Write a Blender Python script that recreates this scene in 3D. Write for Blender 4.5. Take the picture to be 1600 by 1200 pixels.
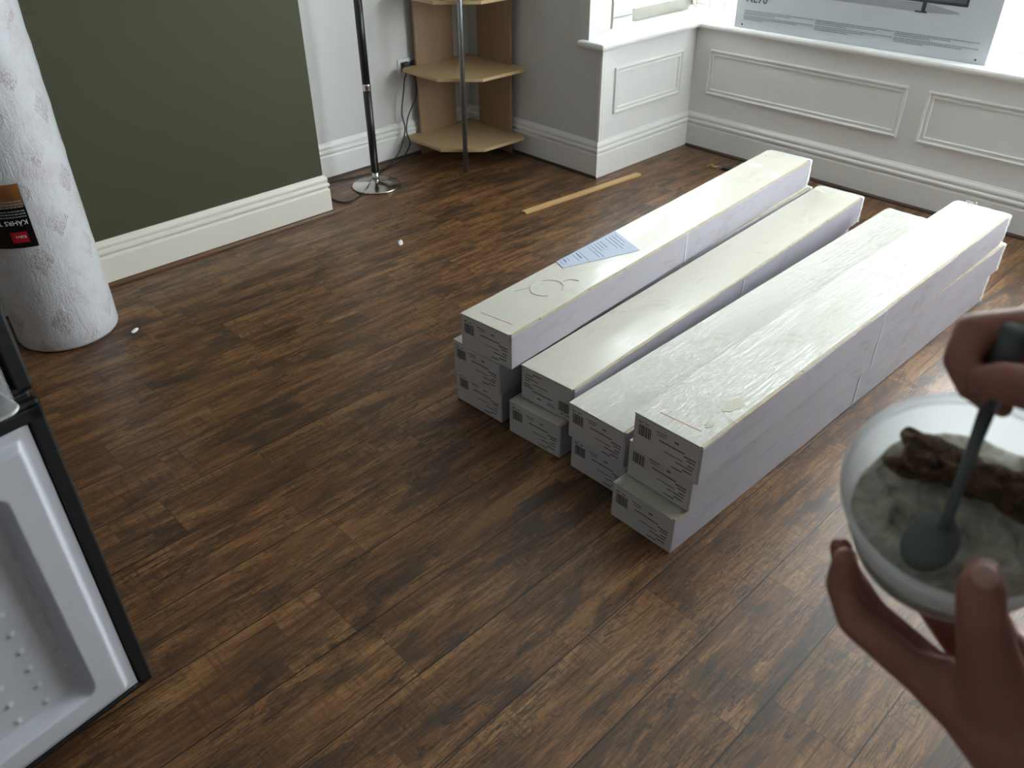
import bpy, bmesh, math, random
from mathutils import Vector, Matrix
random.seed(7)
for o in list(bpy.data.objects): bpy.data.objects.remove(o)
S = bpy.context.scene
COL = S.collection

# ------------------------------------------------------------------ camera
cam = bpy.data.cameras.new('camera'); co = bpy.data.objects.new('camera', cam); COL.objects.link(co)
cam.sensor_width = 36.0; cam.sensor_fit = 'HORIZONTAL'; cam.lens = 28.72
cam.clip_start = 0.02
cam.dof.use_dof = True; cam.dof.focus_distance = 2.4; cam.dof.aperture_fstop = 6.3
co.matrix_world = (Matrix.Translation((0, 0, 1.5)) @ Matrix.Rotation(0.8043, 4, 'Z')
                   @ Matrix.Rotation(-0.6029, 4, 'X') @ Matrix.Rotation(0.0065, 4, 'Y')
                   @ Matrix.Rotation(math.pi/2, 4, 'X'))
S.camera = co
# ------------------------------------------------------------------ view + world
S.view_settings.view_transform = 'Standard'; S.view_settings.look = 'None'
S.view_settings.gamma = 1.0; S.view_settings.use_curve_mapping = False
S.view_settings.exposure = 1.1
W = bpy.data.worlds.new('overcast_sky'); S.world = W; W.use_nodes = True
bg = W.node_tree.nodes['Background']
bg.inputs['Color'].default_value = (0.93, 0.975, 1.0, 1); bg.inputs['Strength'].default_value = 9.2

def portal(name, loc, rot, sx, sy):
    l = bpy.data.lights.new(name, 'AREA'); l.shape = 'RECTANGLE'; l.size = sx; l.size_y = sy
    l.cycles.is_portal = True
    o = bpy.data.objects.new(name, l); COL.objects.link(o); o.location = loc; o.rotation_euler = rot
    return o
portal('daylight_opening', (-1.2, 4.36, 1.45), (-math.pi/2, 0, 0), 3.5, 1.62)
portal('daylight_opening', (-3.08, 3.83, 1.45), (0, -math.pi/2, 0), 1.62, 0.86)
portal('daylight_opening', (0.68, 3.83, 1.45), (0, math.pi/2, 0), 1.62, 0.86)

# ------------------------------------------------------------------ node helpers
class NT:
    def __init__(s, name):
        s.m = bpy.data.materials.new(name); s.m.use_nodes = True; s.t = s.m.node_tree
        s.b = s.t.nodes['Principled BSDF']
    def n(s, typ, **kw):
        nd = s.t.nodes.new(typ)
        for k, v in kw.items(): setattr(nd, k, v)
        return nd
    def lk(s, a, b): s.t.links.new(a, b)
    def put(s, sock, v):
        if isinstance(v, (int, float)): sock.default_value = v
        elif isinstance(v, (tuple, list)):
            v = tuple(v)
            sock.default_value = v + (1.0,) if (len(v) == 3 and sock.type == 'RGBA') else v
        else: s.lk(v, sock)
    def math(s, op, a, b=0.0, c=0.0):
        nd = s.n('ShaderNodeMath', operation=op)
        s.put(nd.inputs[0], a); s.put(nd.inputs[1], b)
        if len(nd.inputs) > 2: s.put(nd.inputs[2], c)
        return nd.outputs[0]
    def coord(s, kind='Object'):
        return s.n('ShaderNodeTexCoord').outputs[kind]
    def mapp(s, vec, scale=(1, 1, 1), loc=(0, 0, 0), rot=(0, 0, 0)):
        nd = s.n('ShaderNodeMapping'); s.lk(vec, nd.inputs[0])
        s.put(nd.inputs['Scale'], scale); s.put(nd.inputs['Location'], loc); s.put(nd.inputs['Rotation'], rot)
        return nd.outputs[0]
    def noise(s, vec, scale=5, detail=4, rough=.55, dist=0.0):
        nd = s.n('ShaderNodeTexNoise'); s.lk(vec, nd.inputs['Vector'])
        nd.inputs['Scale'].default_value = scale; nd.inputs['Detail'].default_value = detail
        nd.inputs['Roughness'].default_value = rough; nd.inputs['Distortion'].default_value = dist
        return nd.outputs['Fac']
    def ramp(s, fac, pts):
        nd = s.n('ShaderNodeValToRGB'); s.lk(fac, nd.inputs[0]); e = nd.color_ramp.elements
        while len(e) < len(pts): e.new(.5)
        for q, (p, c) in zip(e, pts):
            q.position = p; q.color = (c, c, c, 1) if isinstance(c, (int, float)) else tuple(c) + (1,)
        return nd.outputs[0]
    def mix(s, f, a, b, mode='MIX'):
        nd = s.n('ShaderNodeMix', data_type='RGBA', blend_type=mode)
        s.put(nd.inputs[0], f); s.put(nd.inputs[6], a); s.put(nd.inputs[7], b)
        return nd.outputs[2]
    def bump(s, h, strength=.3, dist=.002):
        nd = s.n('ShaderNodeBump'); s.lk(h, nd.inputs['Height'])
        nd.inputs['Strength'].default_value = strength; nd.inputs['Distance'].default_value = dist
        s.lk(nd.outputs[0], s.b.inputs['Normal']); return nd
    def set(s, **kw):
        for k, v in kw.items(): s.put(s.b.inputs[k.replace('_', ' ')], v)
        return s.m

def mat(name, col, rough=.5, var=.06, scale=12, bump=0.0, bscale=120, **kw):
    t = NT(name); c = t.coord()
    n = t.noise(c, scale, 3)
    lo = tuple(max(0, x*(1-var)) for x in col); hi = tuple(min(1, x*(1+var)) for x in col)
    t.set(Base_Color=t.mix(n, lo, hi), Roughness=rough, **kw)
    if bump: t.bump(t.noise(c, bscale, 3), bump, .001)
    return t.m

def floor_mat():
    t = NT('dark_laminate'); c = t.coord()
    sp = t.n('ShaderNodeSeparateXYZ'); t.lk(c, sp.inputs[0]); X, Y = sp.outputs[0], sp.outputs[1]
    PW = .185
    xs = t.math('ADD', X, 0.368+PW*40)
    row = t.math('FLOOR', t.math('DIVIDE', xs, PW))
    wn = t.n('ShaderNodeTexWhiteNoise', noise_dimensions='1D'); t.lk(row, wn.inputs['W'])
    yo = t.math('ADD', t.math('ADD', Y, 40.0), t.math('MULTIPLY', wn.outputs[0], 1.29))
    colm = t.math('FLOOR', t.math('DIVIDE', yo, 1.29))
    fx = t.math('FRACT', t.math('DIVIDE', xs, PW)); fy = t.math('FRACT', t.math('DIVIDE', yo, 1.29))
    # printed strips inside each board
    sx = t.math('FLOOR', t.math('DIVIDE', xs, PW/2))
    wn3 = t.n('ShaderNodeTexWhiteNoise', noise_dimensions='1D'); t.lk(t.math('ADD', sx, 7.7), wn3.inputs['W'])
    sy = t.math('FLOOR', t.math('ADD', t.math('DIVIDE', yo, .43), t.math('MULTIPLY', wn3.outputs[0], .5)))
    cv = t.n('ShaderNodeCombineXYZ'); t.put(cv.inputs[0], sx); t.put(cv.inputs[1], sy); t.put(cv.inputs[2], colm)
    w2 = t.n('ShaderNodeTexWhiteNoise', noise_dimensions='3D'); t.lk(cv.outputs[0], w2.inputs['Vector'])
    strip = w2.outputs['Value']
    # pattern offset per printed board
    bid = t.n('ShaderNodeCombineXYZ'); t.put(bid.inputs[0], row); t.put(bid.inputs[1], colm)
    wb = t.n('ShaderNodeTexWhiteNoise', noise_dimensions='3D'); t.lk(bid.outputs[0], wb.inputs['Vector'])
    off = t.n('ShaderNodeVectorMath', operation='MULTIPLY_ADD'); t.lk(wb.outputs['Color'], off.inputs[0])
    off.inputs[1].default_value = (3, 9, 5); t.lk(c, off.inputs[2]); P0 = off.outputs[0]
    off2 = t.n('ShaderNodeVectorMath', operation='MULTIPLY_ADD'); t.lk(w2.outputs['Color'], off2.inputs[0])
    off2.inputs[1].default_value = (.12, .5, 1); t.lk(P0, off2.inputs[2]); P = off2.outputs[0]
    def R(f, p): return t.ramp(f, p)
    g1 = t.noise(t.mapp(P, (20, 2.4, 1)), 1.0, 6, .6, .7)          # broad tone
    g2 = t.noise(t.mapp(P, (170, 6, 1)), 1.0, 5, .7, .4)           # fibres
    g3 = t.noise(t.mapp(P, (60, 3.0, 1), (3, 1, 0)), 1.0, 6, .65, 1.0)   # darker growth lines
    cross = t.noise(t.mapp(P, (6, 110, 1)), 1.0, 4, .6)
    crossm = R(t.noise(t.mapp(P, (9, 5, 1), (5, 5, 0)), 1.0, 2), [(.48, 0.0), (.62, 1.0)])
    blot = t.noise(t.mapp(P0, (12, 3.6, 1)), 1.0, 4, .6, .8)
    bl2 = t.math('ADD', blot, t.math('MULTIPLY', t.math('SUBTRACT', g3, .5), .55))
    base = R(g1, [(.30, (.092, .039, .0155)), (.44, (.180, .083, .032)), (.57, (.275, .136, .053)), (.72, (.38, .210, .090))])
    base = t.mix(t.math('MULTIPLY', strip, .32), base, t.mix(1.0, base, (.70, .62, .58), 'MULTIPLY'))
    base = t.mix(R(g3, [(.34, .80), (.46, 0.0)]), base, (.045, .022, .011))
    base = t.mix(R(g2, [(.36, .85), (.46, 0.0)]), base, (.032, .016, .009))
    base = t.mix(t.math('MULTIPLY', crossm, R(cross, [(.40, .45), (.50, 0.0)])), base, (.045, .024, .013))
    base = t.mix(R(bl2, [(.53, 0.0), (.60, .60), (.74, .88)]), base, (.036, .027, .021))
    def crack(sc, loc, wd, mlo, mhi, dist):
        k = t.noise(t.mapp(P0, sc, loc), 1.0, 4, .55, dist)
        l = t.math('ABSOLUTE', t.math('SUBTRACT', k, .5))
        m_ = R(t.noise(t.mapp(P0, (8, 2.6, 1), loc), 1.0, 3), [(mlo, 0.0), (mhi, 1.0)])
        return t.math('MULTIPLY', R(l, [(.0, .9), (wd, 0.0)]), m_)
    base = t.mix(crack((26, 3.2, 1), (4, 2, 0), .018, .42, .52, 1.4), base, (.016, .010, .008))
    base = t.mix(crack((44, 9, 1), (1, 7, 0), .022, .48, .56, 2.4), base, (.020, .013, .010))
    fine = t.noise(t.mapp(P, (300, 60, 1)), 1.0, 3, .7)
    base = t.mix(R(fine, [(.40, .35), (.54, 0.0)]), base, (.035, .018, .010))
    # seams
    ex = t.math('MULTIPLY', t.math('MINIMUM', fx, t.math('SUBTRACT', 1.0, fx)), PW)
    ey = t.math('ADD', t.math('MULTIPLY', t.math('MINIMUM', fy, t.math('SUBTRACT', 1.0, fy)), 1.29), .0010)
    e = t.math('MINIMUM', ex, ey)
    seam = t.ramp(t.math('DIVIDE', e, .004), [(.28, 1.0), (.50, 0.0)])
    base = t.mix(seam, base, (.008, .005, .004))
    t.set(Base_Color=base, Roughness=t.ramp(g1, [(.3, .44), (.7, .34)]), Specular_IOR_Level=.5)
    h = t.math('SUBTRACT', t.math('ADD', t.math('MULTIPLY', g2, .6), t.math('MULTIPLY', cross, .2)), t.math('MULTIPLY', t.ramp(t.math('DIVIDE', ex, .004), [(.28, 1.0), (.50, 0.0)]), .8))
    t.bump(h, .35, .0012)
    return t.m

def carton_mat(name, base, wrinkle, rough=.22, cw=.30):
    """printed board under clear shrink film: coat with wrinkles running across the box"""
    t = NT(name); c = t.coord()
    m1 = t.noise(t.mapp(c, (5, 3, 5)), 1.0, 5, .6)
    stain = t.noise(t.mapp(c, (14, 5, 14), (3, 1, 0)), 1.0, 6, .65, 1.0)
    col = t.mix(m1, tuple(x*.93 for x in base), base)
    col = t.mix(t.ramp(stain, [(.56, 0.0), (.70, .5)]), col, (base[0]*.66, base[1]*.62, base[2]*.56))
    t.set(Base_Color=col, Roughness=.6, Specular_IOR_Level=.12, Coat_Weight=t.ramp(t.noise(t.mapp(c, (7, 2.2, 7), (1, 4, 0)), 1.0, 4, .6), [(.38, cw*.25), (.62, cw)]), Coat_Roughness=rough, Coat_IOR=1.45)
    w = t.noise(t.mapp(c, (26, 7, 20), (0, 0, 0), (0, 0, .5)), 1.0, 3, .5, 1.2)
    f = t.noise(t.mapp(c, (120, 16, 60), (2, 0, 0), (0, 0, .12)), 1.0, 3, .6, .5)
    big = wrinkle > .4
    if big: f = t.noise(t.mapp(c, (120, 8, 60), (2, 0, 0), (0, 0, .10)), 1.0, 3, .55, .8)
    h = t.math('ADD', t.math('MULTIPLY', w, .45 if big else .8), t.math('MULTIPLY', f, .75 if big else .08))
    bp = t.n('ShaderNodeBump'); t.lk(h, bp.inputs['Height'])
    bp.inputs['Strength'].default_value = wrinkle; bp.inputs['Distance'].default_value = .006 if wrinkle < .4 else .030
    t.lk(bp.outputs[0], t.b.inputs['Coat Normal'])
    t.bump(t.noise(c, 60, 3), .08, .002)
    return t.m

def underlay_mat():
    t = NT('printed_foam_underlay'); c = t.coord('Object')
    d = t.mapp(c, (1, 1, 1), (0, 0, 0), (0, 0, 0))
    sp = t.n('ShaderNodeSeparateXYZ'); t.lk(d, sp.inputs[0])
    ang = t.math('ARCTAN2', sp.outputs[1], sp.outputs[0])
    u = t.math('MULTIPLY', ang, .165); z = sp.outputs[2]
    # diagonal diamonds
    a = t.math('FRACT', t.math('DIVIDE', t.math('ADD', u, t.math('MULTIPLY', z, .75)), .17))
    b = t.math('FRACT', t.math('DIVIDE', t.math('SUBTRACT', u, t.math('MULTIPLY', z, .75)), .17))
    ia = t.math('LESS_THAN', a, .48); ib = t.math('LESS_THAN', b, .48)
    dia = t.math('MULTIPLY', ia, ib)
    n = t.noise(c, 420, 2, .8)
    big = t.noise(c, 9, 3)
    sm = t.noise(t.mapp(c, (1, 1, .5)), 240, 3, .8)
    col = t.mix(t.ramp(big, [(.4, 0.0), (.7, .12)]), (.60, .61, .64), (.50, .47, .48))
    patch = t.math('MULTIPLY', dia, t.ramp(t.noise(c, 6.5, 2), [(.40, 0.10), (.54, 1.0)]))
    col = t.mix(t.math('MULTIPLY', patch, t.ramp(sm, [(.44, .75), (.54, 0.0)])), col, (.30, .20, .21))
    col = t.mix(t.math('MULTIPLY', t.ramp(t.noise(c, 14, 3), [(.5, 0.0), (.62, 1.0)]), t.ramp(n, [(.40, .6), (.48, 0.0)])), col, (.45, .20, .24))
    t.set(Base_Color=col, Roughness=.5, Coat_Weight=.6, Coat_Roughness=.22)
    h = t.math('ADD', t.noise(c, 160, 3, .7), t.math('MULTIPLY', t.noise(t.mapp(c, (1, 1, .3)), 34, 3, .6, 1.5), 1.4))
    t.bump(h, .5, .004)
    return t.m

def wood_mat(name, a, b, axis=2, rough=.45, sc=1.0):
    t = NT(name); c = t.coord()
    s = [60*sc]*3; s[axis] = 3*sc
    g = t.noise(t.mapp(c, tuple(s)), 1.0, 5, .6, .4)
    t.set(Base_Color=t.mix(g, a, b), Roughness=rough); t.bump(g, .08, .001)
    return t.m

def metal_mat(name, col, rough=.25):
    t = NT(name); c = t.coord()
    t.set(Base_Color=col, Metallic=1.0, Roughness=t.ramp(t.noise(c, 30, 3), [(.3, rough*.8), (.7, rough*1.3)]))
    return t.m

def glass_mat():
    t = NT('window_glass'); t.t.nodes.remove(t.b)
    tr = t.n('ShaderNodeBsdfTransparent'); tr.inputs[0].default_value = (.96, .98, .98, 1)
    gl = t.n('ShaderNodeBsdfGlossy'); gl.inputs['Roughness'].default_value = .02
    fr = t.n('ShaderNodeFresnel'); mx = t.n('ShaderNodeMixShader')
    ge = t.n('ShaderNodeNewGeometry'); t.lk(t.math('MULTIPLY', fr.outputs[0], t.math('SUBTRACT', 1.0, ge.outputs['Backfacing'])), mx.inputs[0]); t.lk(tr.outputs[0], mx.inputs[1]); t.lk(gl.outputs[0], mx.inputs[2])
    t.lk(mx.outputs[0], t.t.nodes['Material Output'].inputs[0])
    return t.m

def film_mat(name, tint=(.95, .96, .97), amt=.35, rough=.15):
    t = NT(name); c = t.coord()
    tr = t.n('ShaderNodeBsdfTransparent'); tr.inputs[0].default_value = (.97, .98, .98, 1)
    t.set(Base_Color=tint, Roughness=rough)
    t.bump(t.noise(c, 70, 4), .6, .004)
    mx = t.n('ShaderNodeMixShader'); mx.inputs[0].default_value = amt
    t.lk(tr.outputs[0], mx.inputs[1]); t.lk(t.b.outputs[0], mx.inputs[2])
    t.lk(mx.outputs[0], t.t.nodes['Material Output'].inputs[0])
    return t.m

def tub_mat(name, amt):
    t = NT(name); c = t.coord(); n = t.noise(c, 30, 3)
    col = t.mix(n, (.84, .86, .87), (.93, .94, .94)); t.set(Base_Color=col, Roughness=.3)
    tl_ = t.n('ShaderNodeBsdfTranslucent'); t.lk(col, tl_.inputs[0])
    tr = t.n('ShaderNodeBsdfTransparent')
    m1 = t.n('ShaderNodeMixShader'); m1.inputs[0].default_value = .72; t.lk(t.b.outputs[0], m1.inputs[1]); t.lk(tl_.outputs[0], m1.inputs[2])
    m2 = t.n('ShaderNodeMixShader'); m2.inputs[0].default_value = amt; t.lk(tr.outputs[0], m2.inputs[1]); t.lk(m1.outputs[0], m2.inputs[2])
    t.lk(m2.outputs[0], t.t.nodes['Material Output'].inputs[0])
    return t.m
def skin_mat():
    t = NT('skin'); c = t.coord()
    n = t.noise(c, 26, 4, .6); n2 = t.noise(c, 260, 3, .6)
    col = t.mix(n, (.29, .115, .085), (.41, .170, .125))
    t.set(Base_Color=col, Roughness=.5, Subsurface_Weight=.12, Subsurface_Scale=.006)
    t.b.inputs['Subsurface Radius'].default_value = (1, .35, .2)
    t.bump(t.math('ADD', n2, t.noise(t.mapp(c, (1, 1, 1)), 70, 4)), .25, .001)
    return t.m

def content_mat():
    t = NT('grey_paste'); c = t.coord()
    n = t.noise(c, 42, 6, .65, .8)
    col = t.ramp(n, [(.26, (.11, .085, .06)), (.38, (.34, .33, .26)), (.56, (.56, .55, .47)), (.75, (.78, .77, .70))])
    t.set(Base_Color=col, Roughness=.6); t.bump(t.noise(c, 90, 5), .7, .004)
    return t.m
def clump_mat():
    t = NT('brown_fibre'); c = t.coord()
    n = t.noise(t.mapp(c, (60, 160, 160), (0, 0, 0), (.3, .2, .5)), 1.0, 5, .7, .6)
    col = t.ramp(n, [(.3, (.016, .009, .005)), (.48, (.085, .044, .017)), (.70, (.30, .18, .075))])
    t.set(Base_Color=col, Roughness=.75); t.bump(n, 1.0, .006)
    return t.m

def plaster(name, col, rough=.75):
    t = NT(name); c = t.coord()
    n = t.noise(c, 2.2, 4); f = t.noise(c, 90, 4)
    t.set(Base_Color=t.mix(n, tuple(x*.95 for x in col), tuple(min(1, x*1.04) for x in col)), Roughness=rough)
    t.bump(t.math('ADD', t.math('MULTIPLY', f, .3), t.noise(c, 9, 3)), .12, .004)
    return t.m

M = dict(
    floor=floor_mat(),
    green=plaster('olive_green_paint', (.050, .053, .022), .7),
    white_wall=plaster('white_wall_paint', (.64, .63, .61)),
    ceiling=plaster('ceiling_paint', (.80, .80, .78)),
    gloss=mat('white_gloss_woodwork', (.80, .785, .76), .33, .04, 8, .10, 30),
    cream=mat('cream_gloss_woodwork', (.74, .70, .62), .35, .04, 8, .10, 30),
    bead=wood_mat('brown_beading', (.075, .030, .013), (.15, .065, .028), 1, .4),
    darkgap=wood_mat('dark_floor_edging', (.030, .015, .010), (.065, .032, .018), 0, .5),
    upvc=mat('white_window_plastic', (.82, .84, .85), .3, .03),
    glass=glass_mat(),
    strip=mat('greyish_strip', (.40, .39, .35), .8, .08, 30),
    taupe=mat('taupe_sealant_strip', (.20, .17, .14), .7, .1),
    blind=mat('cream_blind_fabric', (.45, .44, .39), .8, .05, 60, .1, 500),
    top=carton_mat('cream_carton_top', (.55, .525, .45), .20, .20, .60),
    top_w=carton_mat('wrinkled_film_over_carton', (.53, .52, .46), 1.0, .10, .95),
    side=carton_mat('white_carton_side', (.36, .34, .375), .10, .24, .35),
    endc=mat('carton_end_board', (.50, .48, .475), .5, .08, 20, .1, 80),
    kraft=mat('kraft_board_edge', (.40, .33, .23), .8, .25, 40, .3, 120),
    baretop=mat('bare_cream_card', (.46, .43, .34), .7, .1, 60, .2, 200),
    label=mat('end_label_paper', (.56, .54, .54), .6, .05, 30),
    ink=mat('black_print', (.035, .032, .035), .5, .05),
    greyink=mat('grey_print', (.33, .35, .38), .5, .05),
    red=mat('red_print_line', (.62, .20, .20), .5, .1, 40),
    seam=mat('film_seam', (.55, .53, .58), .25, .1),
    film=film_mat('crumpled_shrink_film', amt=.45),
    note=mat('pale_blue_note_paper', (.42, .47, .57), .7, .06, 20, Specular_IOR_Level=.1),
    noteink=mat('faint_note_print', (.13, .15, .21), .7, .1, Specular_IOR_Level=.1),
    tape=mat('torn_white_tape', (.90, .90, .86), .4, .05),
    underlay=underlay_mat(),
    rollend=mat('foam_roll_end', (.78, .76, .74), .8, .12, 60, .6, 150),
    lblack=mat('glossy_black_label', (.006, .006, .007), .14, .2, 8),
    lbrown=mat('amber_label_picture', (.22, .09, .03), .18, .75, 9),
    lred=mat('red_label_square', (.40, .012, .022), .2, .1),
    lwhite=mat('white_lettering', (.85, .85, .86), .4, .02),
    lgrey=mat('grey_lettering', (.20, .22, .23), .4, .1),
    beech=wood_mat('beech_effect_board', (.27, .165, .095), (.36, .235, .14), 2, .42),
    beech_h=wood_mat('beech_effect_shelf', (.27, .165, .085), (.35, .225, .12), 1, .42),
    edge=mat('beech_edge_strip', (.50, .35, .19), .4, .1, 40),
    greypole=metal_mat('grey_metal_tube', (.34, .36, .38), .4),
    blackpole=mat('black_lamp_tube', (.012, .011, .012), .35, .2),
    chrome=metal_mat('brushed_steel', (.62, .60, .57), .16),
    blackplastic=mat('black_plastic', (.012, .012, .013), .4, .2),
    cable=mat('black_cable', (.008, .008, .009), .45, .1),
    socket=mat('white_socket_plastic', (.75, .75, .73), .3, .03),
    pine=wood_mat('pale_pine', (.52, .31, .13), (.66, .43, .20), 1, .5),
    chip=mat('white_scrap', (.82, .82, .80), .6, .08, 80, .4, 200),
    brass=metal_mat('brass_key', (.55, .42, .16), .3),
    tvcard=mat('tv_carton_front', (.60, .63, .67), .45, .03, 4),
    tvside=mat('tv_carton_side', (.80, .82, .84), .45, .03, 4),
    tvblack=mat('printed_tv_screen', (.05, .052, .06), .35, .4, 5),
    tvgrey=mat('printed_tv_stand', (.13, .135, .145), .35, .2, 5),
    tvshade=mat('printed_grey_reflection', (.36, .38, .41), .4, .12, 6),
    fridge=mat('black_fridge_plastic', (.006, .006, .007), .55, .2, 60, .15, 300),
    liner=mat('white_moulded_liner', (.58, .59, .64), .32, .03, 30, .06, 90),
    clear=film_mat('clear_door_shelf_plastic', (.62, .64, .66), .20, .1),
    rim=mat('shelf_rim_plastic', (.45, .43, .41), .25, .05),
    tub=tub_mat('frosted_tub_plastic', .74),
    tubrim=tub_mat('frosted_tub_rim', .94),
    paste=content_mat(), clump=clump_mat(),
    spoon=mat('grey_green_spoon', (.10, .125, .125), .35, .1),
    skin=skin_mat(),
    hair=mat('dark_brown_hair', (.018, .011, .007), .6, .4, 60, .8, 200),
    tee=mat('black_cotton', (.010, .010, .012), .85, .2, 60, .3, 300),
    jeans=mat('black_trouser_cloth', (.012, .012, .014), .85, .2, 60, .3, 300),
    shoe=mat('dark_shoe_leather', (.02, .017, .015), .5, .2),
    render=mat('pale_outdoor_wall', (.60, .64, .66), .8, .1, 3),
    paving=mat('outdoor_paving', (.48, .50, .50), .8, .15, 3),
    hedge=mat('outdoor_blue_door', (.10, .25, .34), .5, .1, 3),
)

# ------------------------------------------------------------------ mesh helpers
def bm_new(): return bmesh.new()
def obj(name, bm, m, parent=None, smooth=False, bevel=0.0, mats=None, auto=None):
    me = bpy.data.meshes.new(name)
    bmesh.ops.recalc_face_normals(bm, faces=bm.faces[:])
    bm.to_mesh(me); bm.free()
    for x in (mats or [m]): me.materials.append(x)
    o = bpy.data.objects.new(name, me); COL.objects.link(o)
    if parent: o.parent = parent
    if smooth: me.polygons.foreach_set('use_smooth', [True]*len(me.polygons))
    if bevel:
        md = o.modifiers.new('bevel', 'BEVEL'); md.width = bevel; md.segments = 2; md.limit_method = 'ANGLE'
        md.angle_limit = math.radians(40)
    return o
def thing(name, label, cat, loc=(0, 0, 0), rz=0.0, group=None):
    o = bpy.data.objects.new(name, None); COL.objects.link(o); o.empty_display_size = .05
    o.location = loc; o.rotation_euler = (0, 0, rz); o['label'] = label; o['category'] = cat
    if group: o['group'] = group
    return o
def tag(o, label, cat, group=None):
    o['label'] = label; o['category'] = cat
    if group: o['group'] = group
    return o
def struct(o): o['kind'] = 'structure'; return o

def box(bm, x0, x1, y0, y1, z0, z1, mi=0, M4=None):
    vs = [bm.verts.new((x, y, z)) for z in (z0, z1) for y in (y0, y1) for x in (x0, x1)]
    if M4 is not None:
        for v in vs: v.co = M4 @ v.co
    fs = [(0, 2, 3, 1), (4, 5, 7, 6), (0, 1, 5, 4), (2, 6, 7, 3), (0, 4, 6, 2), (1, 3, 7, 5)]
    out = [bm.faces.new([vs[i] for i in f]) for f in fs]
    for f in out: f.material_index = mi
    return out
def prism(bm, pts, z0, z1, mi=0):
    a = [bm.verts.new((x, y, z0)) for x, y in pts]; b = [bm.verts.new((x, y, z1)) for x, y in pts]
    n = len(pts); bm.faces.new(a[::-1]).material_index = mi; bm.faces.new(b).material_index = mi
    for i in range(n): bm.faces.new((a[i], a[(i+1) % n], b[(i+1) % n], b[i])).material_index = mi
def lathe(bm, prof, n=32, loc=(0, 0, 0), M4=None, cap0=True, cap1=True):
    rings = []
    for r, z in prof:
        rg = []
        for i in range(n):
            a = 2*math.pi*i/n; p = Vector((r*math.cos(a), r*math.sin(a), z)) + Vector(loc)
            rg.append(bm.verts.new(M4 @ p if M4 is not None else p))
        rings.append(rg)
    for a, b in zip(rings, rings[1:]):
        for i in range(n): bm.faces.new((a[i], a[(i+1) % n], b[(i+1) % n], b[i]))
    if cap0: bm.faces.new(rings[0][::-1])
    if cap1: bm.faces.new(rings[-1])
    return rings
def tube(bm, pts, r, n=8):
    pts = [Vector(p) for p in pts]; rings = []
    up = Vector((0.03, .02, 1)); prev = None
    for i, p in enumerate(pts):
        d = (pts[min(i+1, len(pts)-1)] - pts[max(i-1, 0)]).normalized()
        u = d.cross(prev if prev else (up if abs(d.dot(up)) < .95 else Vector((1, 0, 0)))).normalized()
        w = u.cross(d).normalized(); prev = w
        rr = r[i] if isinstance(r, (list, tuple)) else r
        rings.append([bm.verts.new(p + (u*math.cos(2*math.pi*k/n) + w*math.sin(2*math.pi*k/n))*rr) for k in range(n)])
    for a, b in zip(rings, rings[1:]):
        for k in range(n): bm.faces.new((a[k], a[(k+1) % n], b[(k+1) % n], b[k]))
    bm.faces.new(rings[0][::-1]); bm.faces.new(rings[-1])
def smooth_path(pts, sub=6):
    P = [Vector(p) for p in pts]; out = []
    for i in range(len(P)-1):
        a = P[max(i-1, 0)]; b = P[i]; c = P[i+1]; d = P[min(i+2, len(P)-1)]
        for k in range(sub):
            t = k/sub
            out.append(.5*((2*b) + (c-a)*t + (2*a-5*b+4*c-d)*t*t + (3*b-a-3*c+d)*t**3))
    out.append(P[-1]); return out
def capsule(bm, p, q, r0, r1, n=16):
    """closed tapered limb with rounded ends"""
    p, q = Vector(p), Vector(q); d = (q-p); L = max(d.length, 1e-5); d = d/L
    u = d.cross(Vector((.3, .2, 1)) if abs(d.z) < .9 else Vector((1, .1, 0))).normalized(); w = d.cross(u)
    prof = [(-math.cos(a)*r0, math.sin(a)*r0) for a in [math.pi/2*k/4 for k in range(1, 5)]]
    prof += [(L+math.sin(a)*r1, math.cos(a)*r1) for a in [math.pi/2*k/4 for k in range(0, 4)]]
    rings = [[bm.verts.new(p + d*s + (u*math.cos(2*math.pi*k/n)+w*math.sin(2*math.pi*k/n))*max(r, 1e-4)) for k in range(n)] for s, r in prof]
    a0 = bm.verts.new(p - d*r0); a1 = bm.verts.new(q + d*r1)
    for a, b in zip(rings, rings[1:]):
        for k in range(n): bm.faces.new((a[k], a[(k+1) % n], b[(k+1) % n], b[k]))
    for k in range(n):
        bm.faces.new((a0, rings[0][(k+1) % n], rings[0][k])); bm.faces.new((a1, rings[-1][k], rings[-1][(k+1) % n]))
def ellipsoid(bm, c, r, M3=None, n=18):
    g = bmesh.ops.create_uvsphere(bm, u_segments=n, v_segments=n//2+2, radius=1.0)
    for v in g['verts']:
        q = Vector((v.co.x*r[0], v.co.y*r[1], v.co.z*r[2]))
        v.co = (M3 @ q if M3 is not None else q) + Vector(c)
def remesh(o, vox, it=6, fac=.5):
    a = o.modifiers.new('remesh', 'REMESH'); a.mode = 'VOXEL'; a.voxel_size = vox; a.use_smooth_shade = True
    b = o.modifiers.new('smooth', 'SMOOTH'); b.factor = fac; b.iterations = it
def text_bm(bm, body, size, M4, ext=.0003, align='LEFT', res=2):
    cu = bpy.data.curves.new('t', 'FONT'); cu.body = body; cu.size = size; cu.extrude = ext
    cu.align_x = align; cu.resolution_u = res
    to = bpy.data.objects.new('t', cu); COL.objects.link(to)
    dg = bpy.context.evaluated_depsgraph_get(); dg.update()
    me = bpy.data.meshes.new_from_object(to.evaluated_get(dg)); me.transform(M4)
    bm.from_mesh(me); bpy.data.meshes.remove(me); bpy.data.objects.remove(to); bpy.data.curves.remove(cu)

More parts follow.
